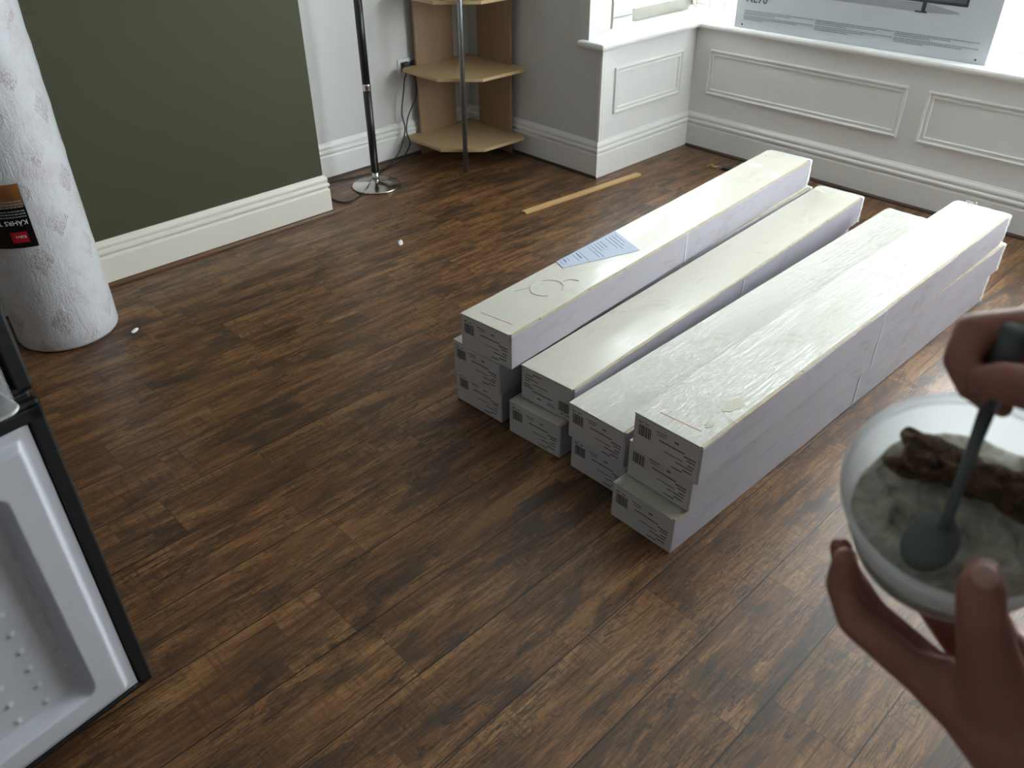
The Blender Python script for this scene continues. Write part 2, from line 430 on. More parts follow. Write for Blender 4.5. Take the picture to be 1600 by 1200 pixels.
SKIRT = [(0, 0), (.018, 0), (.018, .112), (.0165, .117), (.0125, .119), (.0125, .123), (.018, .129), (.0195, .136),
         (.018, .142), (.0125, .147), (.0125, .151), (.015, .157), (.0145, .164), (.011, .171), (.006, .177), (.005, .181), (0, .181)]
def sweep(bm, prof, path, i0, i1):
    """extrude a profile (offset to the right of travel, height) along path[i0..i1] with mitred corners"""
    P = [Vector((x, y)) for x, y in path]
    def nrm(a, b): d = (b-a).normalized(); return Vector((d.y, -d.x))
    rings = []
    for i in range(i0, i1+1):
        ns = []
        if i > 0: ns.append(nrm(P[i-1], P[i]))
        if i < len(P)-1: ns.append(nrm(P[i], P[i+1]))
        m = ns[0] if len(ns) == 1 else (ns[0]+ns[1])/(1+ns[0].dot(ns[1]))
        rings.append([bm.verts.new((P[i].x+m.x*o_, P[i].y+m.y*o_, z)) for o_, z in prof])
    n = len(prof)
    for a, b in zip(rings, rings[1:]):
        for k in range(n): bm.faces.new((a[k], a[(k+1) % n], b[(k+1) % n], b[k]))
    bm.faces.new(rings[0]); bm.faces.new(rings[-1][::-1])

# ------------------------------------------------------------------ room shell
XG, YG, XA, YS, XR, YW = -3.188, 1.882, -3.566, 3.119, -2.613, 3.881
XB = .43; XE = 1.5; YB = -2.3; YB0 = .10
PATH = [(XA, YB), (XA, YB0), (XG, YB0), (XG, YG), (XA, YG), (XA, YS), (XR, YS), (XR, YW), (XB, YW), (XB, YS), (XE, YS), (XE, YB)]
SILL = .645
b = bm_new(); box(b, -4.2, 1.9, -2.7, 4.7, -.12, 0); struct(obj('floor', b, M['floor']))
b = bm_new(); box(b, -4.2, 1.9, -2.7, 4.7, 2.6, 2.72); struct(obj('ceiling', b, M['ceiling']))
b = bm_new(); fs = box(b, -4.0, XG, YB0, YG, 0, 2.6); fs[5].material_index = 1
struct(obj('wall_chimney_breast', b, None, mats=[M['white_wall'], M['green']]))
b = bm_new(); box(b, -4.0, XA, YG-.01, YS+.4, 0, 2.6); struct(obj('wall_alcove', b, M['white_wall']))
b = bm_new(); box(b, -4.0, XA, YB-.2, YB0+.01, 0, 2.6); struct(obj('wall_left', b, M['white_wall']))
b = bm_new(); box(b, XA-.01, XR-.003, YS, YS+.3, 0, SILL-.03)
prism(b, [(XA-.01, YS), (-2.70, YS), (-2.705, YS+.012), (-2.80, 3.40), (-3.02, 3.40), (XA-.01, 3.46)], SILL-.03, 2.6)
struct(obj('wall_window_left', b, M['white_wall']))
b = bm_new(); box(b, XB+.05, XE+.2, YS, YS+.3, 0, SILL-.03)
prism(b, [(XE+.2, YS), (XE+.2, 3.6), (.78, 3.6), (.78, 3.40), (.63, 3.40), (.53, YS)], SILL-.03, 2.6)
struct(obj('wall_window_right', b, M['white_wall']))
b = bm_new(); box(b, XE, XE+.2, YB-.2, YS+.1, 0, 2.6); struct(obj('wall_right', b, M['white_wall']))
b = bm_new(); box(b, -4.0, XE+.2, YB-.2, YB, 0, 2.6); struct(obj('wall_back', b, M['white_wall']))
# bay: low walls, header above windows
b = bm_new()
box(b, -3.05, XR, YS+.004, 4.4, 0, SILL-.031); box(b, XR-.01, XB+.01, YW, 4.4, 0, SILL-.031); box(b, XB, .85, YS+.004, 4.4, 0, SILL-.031)
struct(obj('wall_bay', b, M['gloss']))
b = bm_new(); box(b, -3.05, .85, 4.2, 4.4, 2.25, 2.6); box(b, -3.05, -2.9, 3.38, 4.25, 2.25, 2.6); box(b, .72, .85, 3.38, 4.25, 2.25, 2.6)
struct(obj('wall_bay_header', b, M['white_wall']))

# dado panels with raised mouldings: part of the bay panelling
def panel_frame(bm, o, ux, uz, nrm, w, h):
    """rectangular ring moulding; o lower-left corner, ux along, nrm outwards"""
    prof = [(0, 0), (0, .009), (.004, .012), (.009, .012), (.012, .006), (.018, .004), (.024, .007), (.028, .007), (.031, 0)]
    o, ux, uz, nrm = map(Vector, (o, ux, uz, nrm)); rings = []
    for (cx, cz, sx, sz) in ((0, 0, 1, 1), (w, 0, -1, 1), (w, h, -1, -1), (0, h, 1, -1)):
        rings.append([bm.verts.new(o + ux*(cx+sx*d) + uz*(cz+sz*d) + nrm*e) for d, e in prof])
    for i in range(4):
        a, c = rings[i], rings[(i+1) % 4]
        for k in range(len(prof)-1): bm.faces.new((a[k], a[k+1], c[k+1], c[k]))
b = bm_new()
for x0, x1 in ((-2.515, -1.462), (-1.372, -.72), (-.62, .32)):
    panel_frame(b, (x0, YW, .290), (1, 0, 0), (0, 0, 1), (0, -1, 0), x1-x0, .228)
struct(obj('trim_1', b, M['gloss']))
b = bm_new(); panel_frame(b, (XR, 3.222, .297), (0, 1, 0), (0, 0, 1), (1, 0, 0), .548, .220); struct(obj('trim_2', b, M['gloss']))
b = bm_new(); box(b, XR-.004, XR+.012, YS-.008, YS+.010, .181, SILL-.03); box(b, XR-.002, XR+.006, YS+.016, YS+.030, .181, SILL-.03)
struct(obj('trim_3', b, M['gloss'], bevel=.003))
b = bm_new(); panel_frame(b, (XB, 3.77, .297), (0, -1, 0), (0, 0, 1), (-1, 0, 0), .548, .220); struct(obj('trim_4', b, M['gloss']))

for nm, i0, i1, m in (('baseboard_left', 0, 1, 'gloss'), ('baseboard_chimney_breast', 1, 4, 'cream'), ('baseboard_alcove', 4, 5, 'gloss'),
                   ('baseboard_window_left', 5, 6, 'gloss'), ('baseboard_bay_left', 6, 7, 'gloss'), ('baseboard_bay', 7, 8, 'gloss'),
                   ('baseboard_bay_right', 8, 9, 'gloss'), ('baseboard_window_right', 9, 10, 'gloss'), ('baseboard_right', 10, 11, 'gloss')):
    b = bm_new(); sweep(b, SKIRT, PATH, i0, i1); struct(obj(nm, b, M[m]))
BEAD = [(.018, 0), (.033, 0), (.032, .006), (.028, .012), (.018, .015)]
b = bm_new(); sweep(b, BEAD, PATH, 1, 4); struct(obj('trim_5', b, M['bead']))
DK = [(.018, 0), (.030, 0), (.029, .006), (.018, .010)]
b = bm_new(); sweep(b, DK, PATH, 4, 6); struct(obj('trim_6', b, M['darkgap']))
b = bm_new(); sweep(b, [(.018, 0), (.040, 0), (.039, .006), (.030, .010), (.018, .010)], PATH, 7, 8); struct(obj('trim_7', b, M['darkgap']))

# window sill following the bay, nosing proud of the panelling
def sill_piece(bm, x0, x1, y0, y1): box(bm, x0, x1, y0, y1, SILL-.03, SILL)
b = bm_new()
prism(b, [(-2.748, YS-.034), (-2.580, YS-.034), (-2.580, YW-.034), (.40, YW-.034), (.40, YS-.034), (.57, YS-.034), (.57, YS+.02), (.80, 3.42), (.80, 4.38),
          (-3.02, 4.38), (-3.02, 3.42), (-2.80, 3.41), (-2.748, YS+.02)], SILL-.03, SILL)
struct(obj('trim_8', b, M['gloss'], bevel=.011))

b = bm_new(); box(b, -2.812, -2.795, 3.392, 3.408, SILL, 2.25); struct(obj('trim_9', b, M['taupe']))
# windows: frame as structure, panes as children
def window(name, o, u, n, w, h, mull, rail=None):
    """o lower-left, u along, n into the room"""
    o, u, n = map(Vector, (o, u, n)); z = Vector((0, 0, 1))
    b = bm_new()
    def bar(a0, a1, b0, b1, d0=-.035, d1=.035):
        Mx = Matrix(((u.x, n.x, 0, o.x), (u.y, n.y, 0, o.y), (0, 0, 1, o.z), (0, 0, 0, 1)))
        box(b, a0, a1, d0, d1, b0, b1, M4=Mx)
    bar(0, .06, 0, h); bar(w-.06, w, 0, h); bar(.001, w-.001, .001, .05, -.034, .034); bar(.001, w-.001, h-.06, h-.001, -.034, .034)
    for mx in mull: bar(mx-.03, mx+.03, .003, h-.003, -.0325, .0325)
    if rail: bar(0, w, rail-.025, rail+.025)
    # inner casement frames
    xs = [0.03]+list(mull)+[w-.03]
    for a, c in zip(xs, xs[1:]):
        for q in ((a+.03, a+.07, .03, h-.04), (c-.07, c-.03, .03, h-.04), (a+.032, c-.032, .033, .085), (a+.032, c-.032, h-.10, h-.043)):
            e_ = .0012 if q[1]-q[0] > .1 else 0.0
            bar(*q, d0=-.02+e_, d1=.05-e_)
    f = struct(obj(name, b, M['upvc'], bevel=.004))
    for a, c in zip(xs, xs[1:]):
        b = bm_new(); Mx = Matrix(((u.x, n.x, 0, o.x), (u.y, n.y, 0, o.y), (0, 0, 1, o.z), (0, 0, 0, 1)))
        box(b, a+.06, c-.06, .008, .014, .08, h-.09, M4=Mx); obj('pane', b, M['glass'], f)
    return f
window('window_1', (-2.95, 4.30, SILL), (1, 0, 0), (0, -1, 0), 3.68, 1.61, [.92, 1.84, 2.76])
window('window_2', (-2.985, 3.40, SILL), (0, 1, 0), (1, 0, 0), .90, 1.61, [])
window('window_3', (.765, 4.30, SILL), (0, -1, 0), (-1, 0, 0), .90, 1.61, [])

# outside world beyond the glass
b = bm_new(); box(b, -14, 12, 4.6, 24, -.5, -.4); struct(obj('ground_outside', b, M['paving']))
bw = thing('garden_wall', 'low pale garden wall outside behind the bay window', 'wall', (0, 9, -.4))
b = bm_new(); box(b, -9, 8, -.12, .12, 0, 1.15); obj('wall_face', b, M['render'], bw)
b = bm_new(); box(b, -9, 8, -.17, .17, 1.15, 1.23); obj('coping', b, M['paving'], bw, bevel=.01)

# vertical blind beside the television box
vb = thing('vertical_blind', 'cream vertical slat blind hanging in front window left of the television box', 'blind', (-2.845, 4.085, 2.2))
b = bm_new(); box(b, 0, 1.6, -.02, .02, -.0, .05); obj('headrail', b, M['upvc'], vb, bevel=.003)
slat = None
for i in range(9):
    if slat is None:
        b = bm_new()
        for s in range(6):
            a0, a1 = -.0445+.089*s/6, -.0445+.089*(s+1)/6
            c0, c1 = .004*math.cos(a0*35), .004*math.cos(a1*35)
            prism(b, [(a0, c0), (a1, c1), (a1, c1+.0012), (a0, c0+.0012)], -1.535, 0)
        box(b, -.0445, .0445, .002, .0062, -1.535, -1.49)
        slat = obj('slat', b, M['blind'], vb); s_ = slat
    else:
        s_ = slat.copy(); COL.objects.link(s_); s_.parent = vb
    s_.location = (.05+i*.088, 0, 0); s_.rotation_euler = (0, 0, math.radians(-38+random.uniform(-4, 4)))

# rolled strip on the side window ledge
b = bm_new(); box(b, -.010, .010, 0, .50, 0, .062)
bd = obj('window_draught_strip', b, M['strip'], bevel=.004); bd.location = (-2.838, 3.62, SILL)
tag(bd, 'flat greyish strip standing along the foot of the side bay window', 'strip')

# ------------------------------------------------------------------ television box on the sill
ang = math.atan2(.041, .999)
tv = thing('television_box', 'large white cardboard television box with printed screen standing on window sill', 'box', (-2.389, 3.864, SILL), ang)
TW, TD, TH = 1.200, .150, .76
b = bm_new(); box(b, 0, TW, 0, TD, 0, TH)
for f in b.faces:
    if abs(f.calc_center_median().x-TW) < 1e-4 or abs(f.calc_center_median().x) < 1e-4: f.material_index = 1
obj('carton', b, None, tv, bevel=.003, mats=[M['tvcard'], M['tvside']])
Rx = Matrix.Rotation(math.pi/2, 4, 'X')
def on_front(x, z, y=-.0012): return Matrix.Translation((x, y, z)) @ Rx
b = bm_new(); text_bm(b, 'XE70', .052, on_front(.050, .121)); obj('model_lettering', b, M['ink'], tv)
def fr(bm, x0, x1, z0, z1, y=-.001): box(bm, x0, x1, y, .0, z0, z1)
b = bm_new(); fr(b, .22, 1.068, .211, .69, -.0014); t_ = obj('printed_television', b, M['tvblack'], tv)
b = bm_new(); fr(b, .23, 1.058, .222, .68, -.0019); obj('printed_screen', b, M['tvgrey'], t_)
b = bm_new()
fr(b, .885, .902, .172, .213, -.0020); fr(b, .86, .91, .170, .176, -.0020); obj('printed_stand_foot', b, M['tvblack'], tv)
b = bm_new(); fr(b, .36, .377, .172, .213, -.0020); fr(b, .345, .395, .170, .176, -.0020); obj('printed_stand_foot', b, M['tvblack'], tv)
b = bm_new()
def quad_front(bm, pts, y=-.0008):
    a = [bm.verts.new((x, y, z)) for x, z in pts]; c = [bm.verts.new((x, 0, z)) for x, z in pts]
    bm.faces.new(a); bm.faces.new(c[::-1])
    for i in range(len(pts)): bm.faces.new((a[i], c[i], c[(i+1) % len(pts)], a[(i+1) % len(pts)]))
quad_front(b, [(.30, .176), (.90, .172), (1.045, .180), (1.035, .188), (.90, .208), (.30, .208)])
obj('printed_reflection', b, M['tvshade'], tv)
b = bm_new()
for x0, w in ((.05, .365), (.423, .366), (.797, .358)):
    for zb in (.085, .060):
        for r in range(3):
            ww = w if r < 2 else w*random.uniform(.25, .5)
            if r == 1: ww *= random.uniform(.6, .95)
            x = x0
            while x < x0+ww:
                l = random.uniform(.008, .03); l = min(l, x0+ww-x)
                if l > .003: fr(b, x, x+l, zb-r*.0075-.0042, zb-r*.0075, -.0009)
                x += l+.0022
obj('small_print', b, M['greyink'], tv)
for x in (.045, 1.155):
    b = bm_new(); lathe(b, [(.0045, 0), (.0045, .0012)], 12, M4=on_front(x, .017, 0)); obj('carton_stud_hole', b, M['ink'], tv)
b = bm_new()
def sd(bm, y0, y1, z0, z1, e=.001): box(bm, TW, TW+e, y0, y1, z0, z1)
sd(b, .030, .125, .091, .168); lb = obj('side_label', b, M['greyink'], tv)
b = bm_new(); sd(b, .036, .062, .138, .162, .0016)
text_bm(b, '49', .026, Matrix.Translation((TW+.0012, .070, .139)) @ Matrix.Rotation(math.pi/2, 4, 'Z') @ Rx)
sd(b, .045, .075, .098, .122, .0016); sd(b, .085, .118, .102, .105, .0016); sd(b, .085, .112, .111, .114, .0016)
obj('label_symbols', b, M['lwhite'], lb)
# crumpled film scrap by the box
b = bm_new()
for i in range(3):
    ellipsoid(b, (i*.012, .01*math.sin(i*2), .022+.006*i), (.010, .016, .024), n=10)
for v in b.verts: v.co += Vector([random.uniform(-.003, .003) for _ in range(3)])
fs_ = obj('film_scrap', b, M['film'], smooth=True); fs_.location = (-1.145, 3.96, SILL)
tag(fs_, 'crumpled translucent plastic scrap on sill by the television box corner', 'plastic scrap')

# ------------------------------------------------------------------ laminate flooring boxes
BW, BL, BH = .195, 1.862, .113
def printed_end(parent, flip):
    """paper label on the near end with barcode and lines of print"""
    def X(x): return BW-x if flip else x
    def Z(z): return BH-z if flip else z
    def strip(bm, x0, x1, z0, z1, y=-.0016):
        a, c = sorted((X(x0), X(x1))); d, e = sorted((Z(z0), Z(z1))); box(bm, a, c, y, -.0004, d, e)
    b = bm_new(); box(b, .004, BW-.006, -.0012, 0, .005, BH-.006); lab = obj('end_label', b, M['label'], parent)
    b = bm_new(); x = .016; rr = random.Random(3)
    while x < .052:
        w = rr.choice((.0013, .0019, .0030)); strip(b, x, x+w, .056, .088); x += w+rr.choice((.0016, .0024))
    obj('barcode', b, M['ink'], lab)
    b = bm_new()
    for (x0, x1, z, h) in ((.014, .026, .094, .003), (.034, .044, .094, .003), (.066, .098, .091, .0022), (.070, .094, .084, .0018), (.120, .132, .086, .004),
                           (.078, .150, .069, .0032), (.150, .182, .062, .0035), (.158, .182, .054, .003), (.162, .180, .042, .003),
                           (.096, .150, .046, .002), (.128, .178, .033, .0028), (.150, .176, .022, .003), (.120, .150, .014, .003)):
        x = x0
        while x < x1:
            l = min(rr.uniform(.0025, .007), x1-x); strip(b, x, x+l, z, z+h); x += l+.0012
    obj('printed_text', b, M['ink'], lab)
def ruffle(parent, y, z0, z1, x0, x1, sgn, seed):
    """crumpled skirt of shrink film round the end of the box"""
    r = random.Random(seed); b = bm_new(); n = 34; rows = 4; per = []
    pts = []
    for i in range(n+1):
        t = i/n*3
        if t < 1: p = (x0, z0+(z1-z0)*t)
        elif t < 2: p = (x0+(x1-x0)*(t-1), z1)
        else: p = (x1, z1-(z1-z0)*(t-2))
        pts.append(p)
    cx, cz = (x0+x1)/2, (z0+z1)/2
    grid = []
    for k in range(rows):
        row = []
        for p in pts:
            e = 1+.010*k+r.uniform(-.008, .014)
            row.append(b.verts.new((cx+(p[0]-cx)*e, y+sgn*(.001+.0055*k+r.uniform(-.002, .003)), max(.002, cz+(p[1]-cz)*e))))
        grid.append(row)
    for a, c in zip(grid, grid[1:]):
        for i in range(n): b.faces.new((a[i], a[i+1], c[i+1], c[i]))
    o = obj('shrink_film', b, M['film'], parent, smooth=True)
    md = o.modifiers.new('solid', 'SOLIDIFY'); md.thickness = .0004
    return o
def laminate_box(label, x, y, z, deg, wrinkled=False, flip=False, seed=0, redline=False, group='laminate flooring boxes'):
    t = thing('laminate_flooring_box', label, 'box', (x, y, z), math.radians(deg-90), group)
    r = random.Random(seed)
    b = bm_new()
    box(b, 0, BW, 0, BL, 0.0008, BH-.0035)
    bmesh.ops.subdivide_edges(b, edges=[e for e in b.edges if abs(e.verts[0].co.y-e.verts[1].co.y) > 1], cuts=14)
    for v in b.verts:
        if .01 < v.co.y < BL-.01: v.co.x += r.uniform(-.0012, .0012) if v.co.x > BW/2 else r.uniform(-.001, .001)
    for f in b.faces:
        if abs(f.normal.y) > .9: f.material_index = 1
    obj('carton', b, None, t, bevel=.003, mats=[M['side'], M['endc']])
    # lid board, kraft core showing at the long edge
    b = bm_new(); box(b, -.0006, BW-.009, -.0008, BL+.0005, BH-.0035, BH)
    bmesh.ops.subdivide_edges(b, edges=[e for e in b.edges if abs(e.verts[0].co.y-e.verts[1].co.y) > 1], cuts=20)
    for v in b.verts:
        if .02 < v.co.y < BL-.02: v.co.x += r.uniform(-.0006, .0006)
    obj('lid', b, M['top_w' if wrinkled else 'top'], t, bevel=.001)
    b = bm_new(); yy = .004
    while yy < BL-.02:
        l = r.uniform(.03, .16); l = min(l, BL-yy)
        box(b, BW-.0095, BW+.0004-r.uniform(0, .0025), yy, yy+l, BH-.005, BH-.0008-r.uniform(0, .001)); yy += l+r.choice((0, 0, .002))
    obj('lid_edge', b, M['kraft'], t)
    b = bm_new(); box(b, BW-.0002, BW+.0010, .905, .912, .002, BH-.006)
    obj('wrap_seam', b, M['seam'], t)
    b = bm_new(); M4 = Matrix.Rotation(math.radians(4), 4, 'Z'); box(b, .045, .158, .037, .0388, BH-.0006, BH+.0006, M4=M4)
    if redline: obj('red_line', b, M['red'], t)
    else: b.free()
    printed_end(t, flip)
    ruffle(t, BL, .004, BH-.002, .001, BW-.001, 1, seed+5)
    return t
B1, B2, B3 = 0.0, BH, 2*BH
laminate_box('white flooring box at the bottom of the leftmost stack of three', -1.634, 1.335, B1, 92.3, seed=1)
laminate_box('white flooring box in the middle of the leftmost stack of three', -1.628, 1.325, B2, 92.0, seed=2)
top1 = laminate_box('white flooring box on top of leftmost stack, blue delivery note on it', -1.577, 1.315, B3, 94.2, seed=3, redline=True)
laminate_box('white flooring box lying at floor level under the box with upside down label', -1.398, 1.334, B1, 93.3, seed=4)
laminate_box('white flooring box with upside down end label, upper of second pair from left', -1.385, 1.371, B2, 93.1, flip=True, seed=5)
laminate_box('lower flooring box of the third stack from left, flat on the floor', -1.162, 1.345, B1, 90.3, seed=6)
laminate_box('film-wrapped upper flooring box of third stack, left of the tallest right stack', -1.165, 1.333, B2, 90.2, wrinkled=True, seed=7)
laminate_box('bottom flooring box of rightmost stack, its end nearest the camera', -.955, 1.275, B1, 88.9, seed=8)
laminate_box('middle flooring box of rightmost stack of three', -.950, 1.322, B2, 88.9, seed=9)
top4 = laminate_box('wrinkled-film flooring box on top of the rightmost stack', -.925, 1.298, B3, 90.0, wrinkled=True, seed=10, redline=True)
# torn film patches on the top right box, tape on the top left box
def blob_patch(parent, name, cx, cy, rx, ry, m, seed, z=BH):
    r = random.Random(seed); b = bm_new(); c = b.verts.new((cx, cy, z+.0012)); ring = []; low = []
    for i in range(14):
        a = 2*math.pi*i/14; e = r.uniform(.7, 1.15)
        ring.append(b.verts.new((cx+rx*e*math.cos(a), cy+ry*e*math.sin(a), z+.0008)))
        low.append(b.verts.new((cx+rx*e*math.cos(a), cy+ry*e*math.sin(a), z-.0008)))
    for i in range(14):
        b.faces.new((c, ring[i], ring[(i+1) % 14])); b.faces.new((ring[i], low[i], low[(i+1) % 14], ring[(i+1) % 14]))
    return obj(name, b, m, parent)
blob_patch(top4, 'bare_card_patch', .150, .19, .016, .045, M['baretop'], 2)
blob_patch(top4, 'bare_card_patch', .155, .085, .010, .020, M['baretop'], 4)
for (cx, cy, rx, ry) in ((.05, 1.66, .03, .018), (.165, 1.60, .02, .03)): blob_patch(top1, 'torn_tape', cx, cy, rx, ry, M['tape'], int(cx*100))
b = bm_new(); tube(b, [Vector((.09+.045*math.cos(a), .28+.055*math.sin(a), BH+.0008)) for a in [math.radians(20+k*10) for k in range(31)]], .0009, 5)
tube(b, smooth_path([(.03, .20, BH+.0008), (.05, .25, BH+.0008), (.052, .30, BH+.0008)]), .0009, 5)
tube(b, smooth_path([(.10, .345, BH+.0008), (.11, .37, BH+.0008), (.135, .38, BH+.0008)]), .0008, 5)
obj('film_crease', b, M['seam'], top1)
b = bm_new()
r_ = random.Random(5)
for i in range(8):
    a = r_.uniform(0, 3)
    tube(b, smooth_path([(BW*.2+.006*i, BL+.004, BH-.004), (BW*.2+.004*i+.01*math.cos(a), BL+.016, BH+.004+.006*math.sin(a)), (BW*.25+.004*i, BL+.010, BH+.010+.004*math.sin(a*2))]), .0009, 5)
obj('loose_film_tail', b, M['film'], top4)

# delivery note folded over the left edge of the top left box
nt = thing('delivery_note', 'pale blue printed delivery note taped slantwise on the top left flooring box', 'paper', (-1.60, 1.75, B3+BH))
def flat_poly(bm, pts, z0, z1):
    a = [bm.verts.new((x, y, z0)) for x, y in pts]; c = [bm.verts.new((x, y, z1)) for x, y in pts]
    bm.faces.new(a[::-1]); bm.faces.new(c)
    for i in range(len(pts)): bm.faces.new((a[i], a[(i+1) % len(pts)], c[(i+1) % len(pts)], c[i]))
b = bm_new(); flat_poly(b, [(-.0095, 0.0), (.037, -.018), (.125, .257), (-.0325, .318)], .0008, .0014)
obj('sheet', b, M['note'], nt)
b = bm_new()
for i in range(19):
    t = .04+i*.05
    if i in (3, 7, 8, 14): continue
    p = Vector((-.0095, 0, 0)).lerp(Vector((-.0325, .318, 0)), t); q = Vector((.037, -.018, 0)).lerp(Vector((.125, .257, 0)), t)
    h = .0045 if i in (1, 5) else .0014
    a = p.lerp(q, .12); c = p.lerp(q, random.uniform(.45, .92)); d = Vector((0, h, 0))
    flat_poly(b, [(a.x, a.y), (c.x, c.y), (c.x, c.y+h), (a.x, a.y+h)], .0012, .0018)
obj('printed_lines', b, M['noteink'], nt)

# ------------------------------------------------------------------ roll of foam underlay
RC = (-2.940, .618); RR = .166; RH = 1.12
rl = thing('underlay_roll', 'upright shrink-wrapped roll of white printed foam underlay by the green wall', 'roll', (RC[0], RC[1], 0))
b = bm_new(); prof = [(RR-.012, 0.001), (RR-.003, .006), (RR, .016)]
for k in range(1, 30): prof.append((RR+random.uniform(-.0012, .0012), .016+(RH-.03)*k/30))
prof += [(RR, RH-.014), (RR-.006, RH-.003), (RR-.03, RH)]
rings = lathe(b, prof, 72)
for rg in rings[2:-2]:
    for v in rg: v.co.xy *= 1+random.uniform(-.003, .003)
obj('foam_body', b, M['underlay'], rl, smooth=True)
b = bm_new()
sp = [Vector((.03*math.cos(a)+a*.0026*math.cos(a), .03*math.sin(a)+a*.0026*math.sin(a), RH+.001)) for a in [k*.25 for k in range(190)]]
tube(b, sp, .002, 5); obj('roll_layers', b, M['rollend'], rl)
def curved(bm, a0, a1, z0, z1, r, mi=0, n=24):
    """sheet wrapped on the roll, with thickness"""
    g = []
    for zz in (z0, z1):
        for rr in (r-.0012, r):
            g.append([bm.verts.new((rr*math.cos(math.radians(a0+(a1-a0)*k/n)), rr*math.sin(math.radians(a0+(a1-a0)*k/n)), zz)) for k in range(n+1)])
    for A, B in ((g[0], g[1]), (g[1], g[3]), (g[3], g[2]), (g[2], g[0])):
        for k in range(n): bm.faces.new((A[k], A[k+1], B[k+1], B[k])).material_index = mi
    for k in (0, n): bm.faces.new((g[0][k], g[1][k], g[3][k], g[2][k])).material_index = mi
LA0, LA1 = -104, -12
b = bm_new(); curved(b, LA0, LA1, .395, .600, RR+.004); lab = obj('product_label', b, M['lblack'], rl, label='black glossy label') if False else obj('product_label', b, M['lblack'], rl)
lab['label'] = 'black and amber printed label'
b = bm_new(); curved(b, LA0+1, LA1-.2, .530, .600, RR+.0046); obj('label_picture', b, M['lbrown'], lab)
b = bm_new(); curved(b, -35, -19, .413, .448, RR+.0048, n=8); obj('label_logo', b, M['lred'], lab)
def wrap_text(bm, body, size, a_start, zc, r):
    """upside-down lettering: reads from right to left as seen from the room"""
    tmp = bm_new(); text_bm(tmp, body, size, Matrix.Identity(4), .0002)
    xs = [v.co.x for v in tmp.verts]; w = max(xs)
    for v in tmp.verts:
        a = math.radians(a_start) - v.co.x/r; rad = r+v.co.z
        v.co = Vector((rad*math.cos(a), rad*math.sin(a), zc-v.co.y))
    me = bpy.data.meshes.new('x'); tmp.to_mesh(me); tmp.free(); bm.from_mesh(me); bpy.data.meshes.remove(me)
b = bm_new(); wrap_text(b, 'KÄHRS TUPLEX', .0215, -14.5, .486, RR+.0052); obj('label_title', b, M['lwhite'], lab)
b = bm_new(); wrap_text(b, 'Kährs', .013, -20.5, .4365, RR+.0056); obj('logo_lettering', b, M['lwhite'], lab)
b = bm_new()
for i, z in enumerate((.495, .504, .513, .526, .535, .544)):
    a = LA1-2
    while a > LA0+30:
        l = random.uniform(1.2, 4.0); curved(b, a-l, a, z, z+.0042, RR+.0052, n=2); a -= l+.7
obj('label_small_print', b, M['lgrey'], lab)
b = bm_new(); curved(b, -70, -24, .625, .665, RR+.003, n=12); obj('clear_tape', b, M['film'], rl)

# ------------------------------------------------------------------ fridge freezer, doors open, left of the view
FX, FY = -1.275, .194
fd = thing('fridge_freezer', 'black fridge freezer with both doors open showing white moulded dimpled liner', 'fridge freezer', (FX, FY, 0), math.atan2(.99, -.143)-math.pi/2)
# local axes: +y runs to the free edge of the doors, +x faces the room; origin at free edge, floor
def door(z0, z1, name):
    b = bm_new(); box(b, -.075, -.034, -.60, 0, z0, z1)
    for q in ((-.031, 0, z0, z1), (-.60, -.569, z0, z1), (-.60, 0, z0, z0+.018), (-.60, 0, z1-.033, z1)): box(b, -.036, -.001, *q)
    d = obj(name, b, M['fridge'], fd, bevel=.008)
    b = bm_new()   # gasket ring
    for (y0, y1, a0, a1) in ((-.030, -.006, z0+.008, z1-.008), (-.594, -.570, z0+.008, z1-.008), (-.594, -.006, z0+.008, z0+.018), (-.594, -.006, z1-.032, z1-.008)):
        box(b, 0, .007, y0, y1, a0, a1)
    obj('gasket', b, M['fridge'], d, bevel=.003)
    return d
def grid_liner(y0, y1, z0, z1, dz, dimples):
    """moulded liner height field facing +x"""
    ny, nz = 150, 190; b = bm_new(); g = []
    def ss(a, c, t): t = min(1, max(0, (t-a)/(c-a))); return t*t*(3-2*t)
    for i in range(nz+1):
        row = []
        for k in range(ny+1):
            y = y0+(y1-y0)*k/ny; z = z0+(z1-z0)*i/nz
            ey = min(y1-y, y-y0); ez1 = z1-z; ez0 = z-z0
            e = min(ey, ez1+.002, ez0+.004)
            h = .003 + .018*ss(.018, .030, e)
            # well
            wy = min(y1-.075-y, y-(y0+.075)); wz = min(z1-.085-z, z-(z0+.068))
            w = min(wy, wz) if min(wy, wz) > 0 else min(wy, wz)
            cr = .024
            if wy < cr and wz < cr: w = cr-math.hypot(max(0, cr-wy), max(0, cr-wz))
            h -= .030*ss(0, .016, w)
            if dimples and w > .010:
                gy = (y1-.098-y); gz = (z-(z0+.100))
                j = round(gy/.052); sh = 0
                q = (gz/.047-sh); i_ = round(q)
                dd = math.hypot(gy-j*.052, (q-i_)*.047)
                if j >= 0: h += .0042*(1-ss(.0015, .0065, dd))
            row.append(b.verts.new((h, y, z)))
        g.append(row)
    for i in range(nz):
        for k in range(ny): b.faces.new((g[i][k], g[i][k+1], g[i+1][k+1], g[i+1][k]))
    # close the rim
    bot = [b.verts.new((-.030, y0, z0)), b.verts.new((-.030, y1, z0)), b.verts.new((-.030, y1, z1)), b.verts.new((-.030, y0, z1))]
    b.faces.new([bot[0], bot[1]] + g[0][::-1]); b.faces.new([bot[2], bot[3]] + g[-1])
    b.faces.new([bot[3], bot[0]] + [r[0] for r in g]); b.faces.new([bot[1], bot[2]] + [r[-1] for r in g][::-1])
    return b
d1 = door(.046, .757, 'freezer_door')
obj('freezer_liner', grid_liner(-.567, -.033, .066, .722, .03, True), M['liner'], d1, smooth=True)
